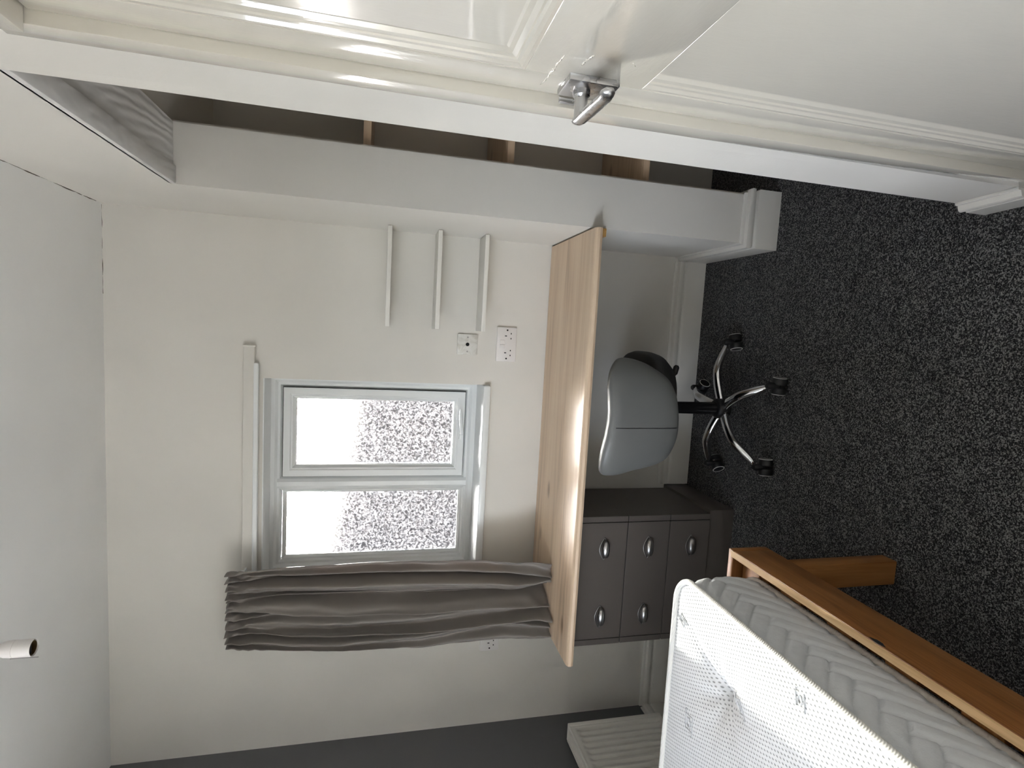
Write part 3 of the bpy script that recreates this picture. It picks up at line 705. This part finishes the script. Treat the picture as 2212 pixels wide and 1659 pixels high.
for x0 in (BX0 + 0.023, BX1 - 0.073 + 0.0):
    for y0 in (BY0 + 0.08, 1.193):
        bm = B(); bm_box(bm, x0, x0 + 0.068, y0, y0 + 0.048, 0.0, 0.418, bev=0.003); obj('leg', bm, 'pine_z', bd, smooth=30)
for x0 in (BX0 + 0.022, BX1 - 0.022 - 0.03):
    bm = B(); bm_box(bm, x0, x0 + 0.03, BY0 + 0.024, BY1 - 0.024, 0.375, 0.405); obj('slat_ledge', bm, 'pine_y', bd)
k = 0; y = BY0 + 0.06
while y < BY1 - 0.1:
    bm = B(); bm_box(bm, BX0 + 0.024, BX1 - 0.024, y, y + 0.07, 0.405, 0.423, bev=0.002); obj('slat', bm, 'pine_x', bd); y += 0.15
bm = B()
pp = [(BX1 + 0.0006, 0.842 + 0.016 * math.cos(a_) * (1 + 0.3 * math.sin(3 * a_)), 0.4435 + 0.0055 * math.sin(a_)) for a_ in [2 * math.pi * q / 16 for q in range(16)]]
bm.faces.new([bm.verts.new(p) for p in pp]); 
ext = bmesh.ops.extrude_face_region(bm, geom=bm.faces[:]); bmesh.ops.translate(bm, verts=[v for v in ext['geom'] if isinstance(v, bmesh.types.BMVert)], vec=(-0.004, 0, 0))
obj('knot', bm, 'dark_hole', bd)

# mattress
MX0, MX1, MY0, MY1, MZ0, MZ1 = -1.76, -0.622, -0.60, 1.280, 0.4235, 0.632
mt = thing('mattress', 'white quilted mattress with knitted top in sunlight', 'mattress', (-1.19, 0.34, MZ0))
RC = 0.075
def peri(n_step):
    """plan points and outward normals round the mattress, starting on the right side at the near corner"""
    segs = []
    corners = [((MX1 - RC, MY1 - RC), 0), ((MX0 + RC, MY1 - RC), 90), ((MX0 + RC, MY0 + RC), 180), ((MX1 - RC, MY0 + RC), 270)]
    pts = []; s = 0.0
    def addline(a_, b_, nrm, step):
        nonlocal s
        L = (Vector(b_) - Vector(a_)).length; k_ = max(1, int(L / step))
        for i in range(k_):
            p = Vector(a_).lerp(Vector(b_), i / k_); pts.append((p.x, p.y, nrm[0], nrm[1], s + L * i / k_))
        s += L
    def addarc(c_, a0, step):
        nonlocal s
        L = RC * math.pi / 2; k_ = max(4, int(L / step))
        for i in range(k_):
            an = math.radians(a0 + 90 * i / k_); pts.append((c_[0] + RC * math.cos(an), c_[1] + RC * math.sin(an), math.cos(an), math.sin(an), s + L * i / k_))
        s += L
    addline((MX1, MY0 + RC), (MX1, 0.35), (1, 0), 0.02); addline((MX1, 0.35), (MX1, MY1 - RC), (1, 0), n_step); addarc(corners[0][0], 0, n_step)
    addline((MX1 - RC, MY1), (MX0 + RC, MY1), (0, 1), n_step * 2); addarc(corners[1][0], 90, 0.01)
    addline((MX0, MY1 - RC), (MX0, MY0 + RC), (-1, 0), 0.03); addarc(corners[2][0], 180, 0.02)
    addline((MX0 + RC, MY0), (MX1 - RC, MY0), (0, -1), 0.03); addarc(corners[3][0], 270, 0.02)
    return pts
BW = 0.040
def herring(s, z):
    """distance to the nearest groove of a herringbone of 1:4 bars laid at 45 degrees"""
    a_ = (s + z) / math.sqrt(2) / BW; b_ = (s - z) / math.sqrt(2) / BW
    i, j = math.floor(a_), math.floor(b_); fa, fb = a_ - i, b_ - j
    N = 4
    k_ = (i - j) % (2 * N)
    if k_ < N:      # lies along a
        d = min(fb, 1 - fb)
        if k_ == 0: d = min(d, fa)
        if k_ == N - 1: d = min(d, 1 - fa)
    else:
        d = min(fa, 1 - fa); q = k_ - N
        if q == 0: d = min(d, 1 - fb)
        if q == N - 1: d = min(d, fb)
    return d * BW
P_ = peri(0.004)
NZ = 46
bm = B(); rows = []
for (x, y, nx, ny, s) in P_:
    row = []
    for j in range(NZ):
        v = j / (NZ - 1); z = lerp(MZ0 + 0.006, MZ1 - 0.006, v)
        off = 0.016 * math.sin(math.pi * v) ** 0.6 - 0.010
        d = herring(s, z); pil = min(1, d / 0.011); off += 0.0095 * (pil * (2 - pil) - 1) * math.sin(math.pi * v) ** 0.3
        off += 0.0016 * mnoise.noise((s * 22, z * 22, 1)) + 0.0008 * mnoise.noise((s * 70, z * 70, 2))
        row.append(bm.verts.new((x + nx * off, y + ny * off, z)))
    rows.append(row)
for i in range(len(rows)):
    A, C = rows[i], rows[(i + 1) % len(rows)]
    for j in range(NZ - 1): bm.faces.new((A[j], C[j], C[j + 1], A[j + 1]))
obj('side_border', bm, 'mattress_side_cloth', mt, smooth=True, recalc=False)
TUFTS = [(-0.835, 1.062), (-1.25, 1.062), (-0.835, 0.60), (-1.25, 0.60), (-0.835, 0.14), (-1.25, 0.14), (-0.835, -0.3), (-1.25, -0.3)]
def top_z(x, y):
    d = min(x - MX0, MX1 - x, y - MY0, MY1 - y)
    z = MZ1 + 0.010 * (1 - math.exp(-max(0, d) / 0.05)) - 0.004
    for tx, ty in TUFTS:
        dx, dy = x - tx, y - ty
        r_ = math.hypot(dx, dy); an = math.atan2(dy, dx)
        if r_ < 0.4:
            z -= 0.034 * math.exp(-(r_ / 0.045) ** 1.3) + 0.014 * math.exp(-(r_ / 0.12) ** 2)
            z += 0.0035 * math.cos(an * 7 + 1.0) * math.exp(-((r_ - 0.05) / 0.06) ** 2)
            # a pull line running from the tuft towards the near window corner
            ca = math.cos(an - math.radians(52)); sa = math.sin(an - math.radians(52)) * r_
            if ca > 0: z -= 0.016 * math.exp(-(sa / 0.014) ** 2) * math.exp(-(r_ / 0.13) ** 2)
    return z
def shrink(p, inset):
    x, y, nx, ny, s = p
    return (x - nx * inset, y - ny * inset)
bm = B()
# concentric rim, then a regular sheet inside it
nx_, ny_ = 130, 210
g = {}
for i in range(nx_):
    for j in range(ny_):
        x = lerp(MX0 + 0.004, MX1 - 0.004, i / (nx_ - 1)); y = lerp(MY0 + 0.004, MY1 - 0.004, j / (ny_ - 1))
        # round the plan corners
        for cxn, cyn, sx1, sy1 in ((MX1 - RC, MY1 - RC, 1, 1), (MX0 + RC, MY1 - RC, -1, 1), (MX0 + RC, MY0 + RC, -1, -1), (MX1 - RC, MY0 + RC, 1, -1)):
            dx, dy = (x - cxn) * sx1, (y - cyn) * sy1
            if dx > 0 and dy > 0:
                r_ = max(dx, dy); l_ = math.hypot(dx, dy); x = cxn + sx1 * dx / l_ * r_; y = cyn + sy1 * dy / l_ * r_
        g[i, j] = bm.verts.new((x, y, top_z(x, y)))
for i in range(nx_ - 1):
    for j in range(ny_ - 1): bm.faces.new((g[i, j], g[i + 1, j], g[i + 1, j + 1], g[i, j + 1]))
obj('top_panel', bm, 'mattress_knit', mt, smooth=True, recalc=False)
bm = B(); bm.faces.new([bm.verts.new((x, y, MZ0 + 0.003)) for (x, y, *_r) in P_[::-1][::6]]); obj('base_panel', bm, 'mattress_side_cloth', mt)
Pp = [p for i, p in enumerate(P_) if i % 3 == 0]
bm = B(); bm_tube(bm, [(x - nx * 0.002, y - ny * 0.002, MZ1 - 0.001) for (x, y, nx, ny, s) in Pp], 0.0075, 10, closed=True); obj('top_piping', bm, 'piping_cloth', mt, smooth=True)
bm = B(); bm_tube(bm, [(x - nx * 0.006, y - ny * 0.006, MZ0 + 0.0085) for (x, y, nx, ny, s) in Pp], 0.0075, 10, closed=True); obj('bottom_piping', bm, 'piping_tan', mt, smooth=True)
def emblem(x, y, rot, sc=1.0):
    bm = B(); c_, s_ = math.cos(rot), math.sin(rot)
    def P(u, v):
        X, Y = x + (u * c_ - v * s_) * sc, y + (u * s_ + v * c_) * sc
        return (X, Y, top_z(X, Y) + 0.0008)
    def line(pts, closed=False):
        pp = []
        for a_, b_ in zip(pts, pts[1:] + ([pts[0]] if closed else [])):
            for k_ in range(6): pp.append(P(lerp(a_[0], b_[0], k_ / 6), lerp(a_[1], b_[1], k_ / 6)))
        if not closed: pp.append(P(*pts[-1]))
        bm_tube(bm, pp, 0.0011, 5, closed=closed)
    line([(-0.018, -0.015), (0.018, -0.015), (0.018, 0.015), (-0.018, 0.015)], True)
    line([(0.011 * math.cos(q * math.pi / 5), 0.0075 * math.sin(q * math.pi / 5)) for q in range(10)], True)
    line([(-0.030, -0.014), (-0.018, -0.014)]); line([(-0.030, -0.014), (-0.030, -0.006)]); line([(0.030, 0.014), (0.018, 0.014)]); line([(0.030, 0.014), (0.030, 0.006)])
    obj('embroidered_emblem', bm, 'thread_grey', mt)
emblem(-0.972, 1.164, 0.15); emblem(-0.812, 1.000, 0.5, 0.9); emblem(-0.668, 0.822, 0.3, 0.7); emblem(-0.735, 1.235, 1.2, 0.7)
bm = B(); tz = top_z(*TUFTS[0]) + 0.004
bm_tube(bm, [(TUFTS[0][0] + 0.011 * math.cos(q * math.pi / 8), TUFTS[0][1] + 0.008 * math.sin(q * math.pi / 8), tz + 0.003 * math.sin(q * math.pi / 4)) for q in range(16)], 0.0022, 7, closed=True); obj('tuft', bm, 'thread_grey', mt, smooth=True)

# ------------------------------------------------------------------ swivel chair
CX, CYY = -0.262, 1.925
ch = thing('swivel_chair', 'grey padded swivel chair on a chrome five-star base, pushed under the desk', 'chair', (CX, CYY, 0))
cast = [(0.005, 1.975), (-0.145, 1.700), (-0.452, 1.728), (-0.511, 2.03), (-0.206, 2.185)]
bm = B(); bm_lathe(bm, [(0.030, 0.072), (0.038, 0.080), (0.040, 0.118), (0.034, 0.128), (0.027, 0.132)], (CX, CYY, 0), 'Z', 28); obj('hub', bm, 'black_plastic', ch, smooth=40)
bm = B(); bm_lathe(bm, [(0.0245, 0.125), (0.0235, 0.30), (0.0235, 0.372)], (CX, CYY, 0), 'Z', 28); obj('gas_column', bm, 'black_steel', ch, smooth=40)
for k, (px, py) in enumerate(cast):
    d = Vector((px - CX, py - CYY, 0)); L = d.length; d.normalize()
    pts = []; rad = []
    for i in range(16):
        t = i / 15; rr = lerp(0.030, L - 0.012, t)
        z = 0.100 + 0.016 * math.sin(math.pi * min(1, t * 1.1)) - 0.030 * max(0, t - 0.55) / 0.45
        pts.append(Vector((CX, CYY, z)) + d * rr); rad.append(lerp(0.0205, 0.015, t) * (1 - 0.35 * max(0, t - 0.85) / 0.15))
    bm = B(); bm_tube(bm, pts, rad, 14, flat=((0, 0, 1), 0.8)); obj('base_arm', bm, 'chrome', ch, smooth=True)
    an = math.radians((18, -4, 6, 42, -38)[k])
    ax = Vector((math.cos(an), math.sin(an), 0))
    c = Vector((px, py, 0.0265)) 
    bm = B()
    for sgn in (-1, 1):
        cc = c + ax * sgn * 0.0165
        rows = []
        prof = [(0.004, -0.013), (0.021, -0.013), (0.0258, -0.009), (0.0264, 0.009), (0.023, 0.0135), (0.004, 0.015)]
        side = ax.cross(Vector((0, 0, 1)))
        for r_, h in prof:
            rows.append([bm.verts.new(cc + ax * (h * sgn) + (side * math.cos(q * math.pi / 12) + Vector((0, 0, 1)) * math.sin(q * math.pi / 12)) * r_) for q in range(24)])
        for A, C in zip(rows, rows[1:]):
            for q in range(24): bm.faces.new((A[q], A[(q + 1) % 24], C[(q + 1) % 24], C[q]))
        bm.faces.new(rows[0]); bm.faces.new(rows[-1][::-1])
    bm_tube(bm, [c + Vector((0, 0, 0.010)), c + Vector((0, 0, 0.046)), c + Vector((0, 0, 0.052))], [0.013, 0.013, 0.009], 12)
    ca = obj('caster', bm, 'black_plastic', ch, smooth=40)
    for sgn in (-1, 1):
        bm = B(); side = ax.cross(Vector((0, 0, 1)))
        bm_tube(bm, [c + ax * sgn * 0.0292 + (side * math.cos(q * math.pi / 14) + Vector((0, 0, 1)) * math.sin(q * math.pi / 14)) * 0.0222 for q in range(28)], 0.0019, 6, closed=True)
        obj('rim', bm, 'white_ring', ca, smooth=True)
# padded back, seen from outside: a puffed panel with this outline (x, z), bent round the sitter
OUT = [(-0.486, 0.629), (-0.483, 0.664), (-0.465, 0.682), (-0.437, 0.689), (-0.384, 0.690), (-0.328, 0.684), (-0.272, 0.680), (-0.216, 0.682), (-0.164, 0.683), (-0.118, 0.672), (-0.086, 0.652), (-0.072, 0.631), (-0.071, 0.594), (-0.084, 0.541), (-0.107, 0.495), (-0.137, 0.452), (-0.185, 0.426), (-0.242, 0.415), (-0.300, 0.410), (-0.350, 0.411), (-0.408, 0.427), (-0.436, 0.452), (-0.454, 0.500), (-0.469, 0.561), (-0.480, 0.595)]
def closed_spline(P, per=5):
    k = len(P); o_ = []
    for i in range(k):
        p0, p1, p2, p3 = (Vector(P[(i + q) % k]) for q in (-1, 0, 1, 2))
        for j in range(per):
            t = j / per
            o_.append(0.5 * ((2 * p1) + (p2 - p0) * t + (2 * p0 - 5 * p1 + 4 * p2 - p3) * t * t + (3 * p1 - p0 - 3 * p2 + p3) * t ** 3))
    return o_
OL = closed_spline(OUT); OC = Vector((-0.275, 0.558))
def back_pt(u, v):
    o_ = OL[int(round(u * len(OL))) % len(OL)]
    ph = math.pi * v
    r_ = abs(math.sin(ph)) ** 0.32; sg = 1 if math.cos(ph) > 0 else -1
    p = OC + (o_ - OC) * r_
    y = 1.712 + 1.15 * (p.x - OC.x) ** 2 - 0.030 * sg * abs(math.cos(ph)) ** 0.75 - 0.06 * (p.y - 0.55)
    return (p.x, y, p.y)
bm = B(); bm_grid(bm, back_pt, len(OL), 61, closed_u=True); bmesh.ops.remove_doubles(bm, verts=bm.verts[:], dist=1e-5)
from mathutils.bvhtree import BVHTree
bt_ = BVHTree.FromBMesh(bm)
hits = [bt_.ray_cast(Vector((-0.304, 1.4, 0.425 + 0.235 * q / 24)), Vector((0, 1, 0)))[0] for q in range(25)]
obj('backrest', bm, 'leatherette', ch, smooth=True)
bm = B(); bm_tube(bm, [h - Vector((0, 0.0006, 0)) for h in hits if h], 0.0013, 6); obj('seam', bm, 'leatherette_dark', ch, smooth=True)
def seat_fn(u, v):
    an = 2 * math.pi * u
    prof = [(0.03, 0.360), (0.12, 0.364), (0.175, 0.385), (0.205, 0.420), (0.214, 0.452), (0.206, 0.474), (0.17, 0.484), (0.08, 0.480), (0.001, 0.478)]
    f = v * (len(prof) - 1); i = min(int(f), len(prof) - 2); t = f - i
    r_ = lerp(prof[i][0], prof[i + 1][0], t); z = lerp(prof[i][1], prof[i + 1][1], t)
    sq = (abs(math.cos(an)) ** 3.2 + abs(math.sin(an)) ** 3.2) ** (-1 / 3.2)
    return (CX + 0.004 + r_ * sq * math.cos(an) * 0.98, CYY + 0.012 + r_ * sq * math.sin(an) * 0.9, z)
bm = B(); bm_grid(bm, seat_fn, 64, 34, closed_u=True); obj('seat', bm, 'leatherette_dark', ch, smooth=True)
bm = B(); bm_box(bm, CX - 0.08, CX + 0.08, CYY - 0.07, CYY + 0.07, 0.345, 0.368, bev=0.004); obj('mechanism', bm, 'black_plastic', ch, smooth=30)
bm = B(); bm_tube(bm, [(CX + 0.05, CYY - 0.02, 0.366), (CX + 0.10, CYY - 0.03, 0.350), (CX + 0.13, CYY - 0.035, 0.340)], 0.005, 10); bm_tube(bm, [(CX + 0.128, CYY - 0.034, 0.341), (CX + 0.136, CYY - 0.036, 0.340), (CX + 0.160, CYY - 0.039, 0.336), (CX + 0.167, CYY - 0.04, 0.335)], [0.006, 0.011, 0.011, 0.006], 12)
obj('height_lever', bm, 'black_plastic', ch, smooth=40)

# ------------------------------------------------------------------ pendant lamp holder
PX, PY, PZ = -0.780, 1.40, 2.182
pn = thing('pendant_lampholder', 'bare white pendant lampholder hanging from the ceiling without a bulb', 'lampholder', (PX, PY, ZC))
bm = B(); bm_lathe(bm, [(0.0185, PZ), (0.0190, PZ + 0.004), (0.0190, PZ + 0.034), (0.0186, PZ + 0.036)], (PX, PY, 0), 'Z', 32)
for f in bm.faces[:]:
    if len(f.verts) == 32 and all(abs(v.co.z - PZ) < 1e-6 for v in f.verts): bm.faces.remove(f)
obj('skirt_ring', bm, 'plastic_white', pn, smooth=40)
bm = B(); bm_lathe(bm, [(0.0192, PZ + 0.036), (0.0192, PZ + 0.040), (0.0178, PZ + 0.055), (0.012, PZ + 0.072), (0.006, PZ + 0.082), (0.0045, PZ + 0.086)], (PX, PY, 0), 'Z', 32); obj('cap', bm, 'plastic_white', pn, smooth=40)
bm = B(); bm_lathe(bm, [(0.0155, PZ + 0.002), (0.0155, PZ + 0.030)], (PX, PY, 0), 'Z', 28); bm.faces.ensure_lookup_table()
for f in bm.faces[:]:
    if len(f.verts) == 28 and all(v.co.z < PZ + 0.01 for v in f.verts): bm.faces.remove(f)
obj('bayonet_sleeve', bm, 'brass_dull', pn, smooth=40)
bm = B(); bm_lathe(bm, [(0.0150, PZ + 0.018), (0.0150, PZ + 0.030)], (PX, PY, 0), 'Z', 24); bm_box(bm, PX - 0.014, PX + 0.014, PY - 0.002, PY + 0.002, PZ + 0.006, PZ + 0.019); obj('contact_block', bm, 'dark_hole', pn)
bm = B(); bm_tube(bm, [(PX, PY, PZ + 0.084), (PX, PY, ZC - 0.02)], 0.0032, 10); obj('cord', bm, 'plastic_white', pn, smooth=True)
bm = B(); bm_lathe(bm, [(0.012, ZC - 0.028), (0.034, ZC - 0.016), (0.038, ZC - 0.004), (0.038, ZC - 0.0002)], (PX, PY, 0), 'Z', 28); obj('ceiling_rose', bm, 'plastic_white', pn, smooth=40)
bm = B(); bm_tube(bm, [(PX - 0.021, PY - 0.004, PZ + 0.045), (PX - 0.0212, PY - 0.004, PZ - 0.010)], 0.0009, 6); obj('wire_pin', bm, 'pewter', pn)

# ------------------------------------------------------------------ outside the window
bm = B(); bm_prism(bm, [(-9, 6.0, -3), (5, 6.0, -3), (5, 6.0, 1.55), (-1.0, 6.0, 1.84), (-2.6, 6.0, 2.12), (-9, 6.0, 2.2)], (0, 0.3, 0))
tag(obj('neighbouring_wall', bm, 'brick_outside'), 'blurred brick wall outside beyond the frosted glass', 'wall', 'structure')
tag(box('ground_outside', 'render_pale', (-12, 8, YB + 0.3, 6.0, -3.1, -3.0)), 'pale yard below the window', 'ground', 'structure')

tag(box('bounce_ground', 'render_pale', (-22, XL - 0.25, -16, YB + 0.3, -3.1, -3.0)), 'unseen pale ground added beside the house to bounce sunlight in', 'ground', 'structure')  # unseen pale ground, put in to bounce sunlight towards the ceiling

for o in bpy.data.objects:
    if '_o' in o: del o['_o']
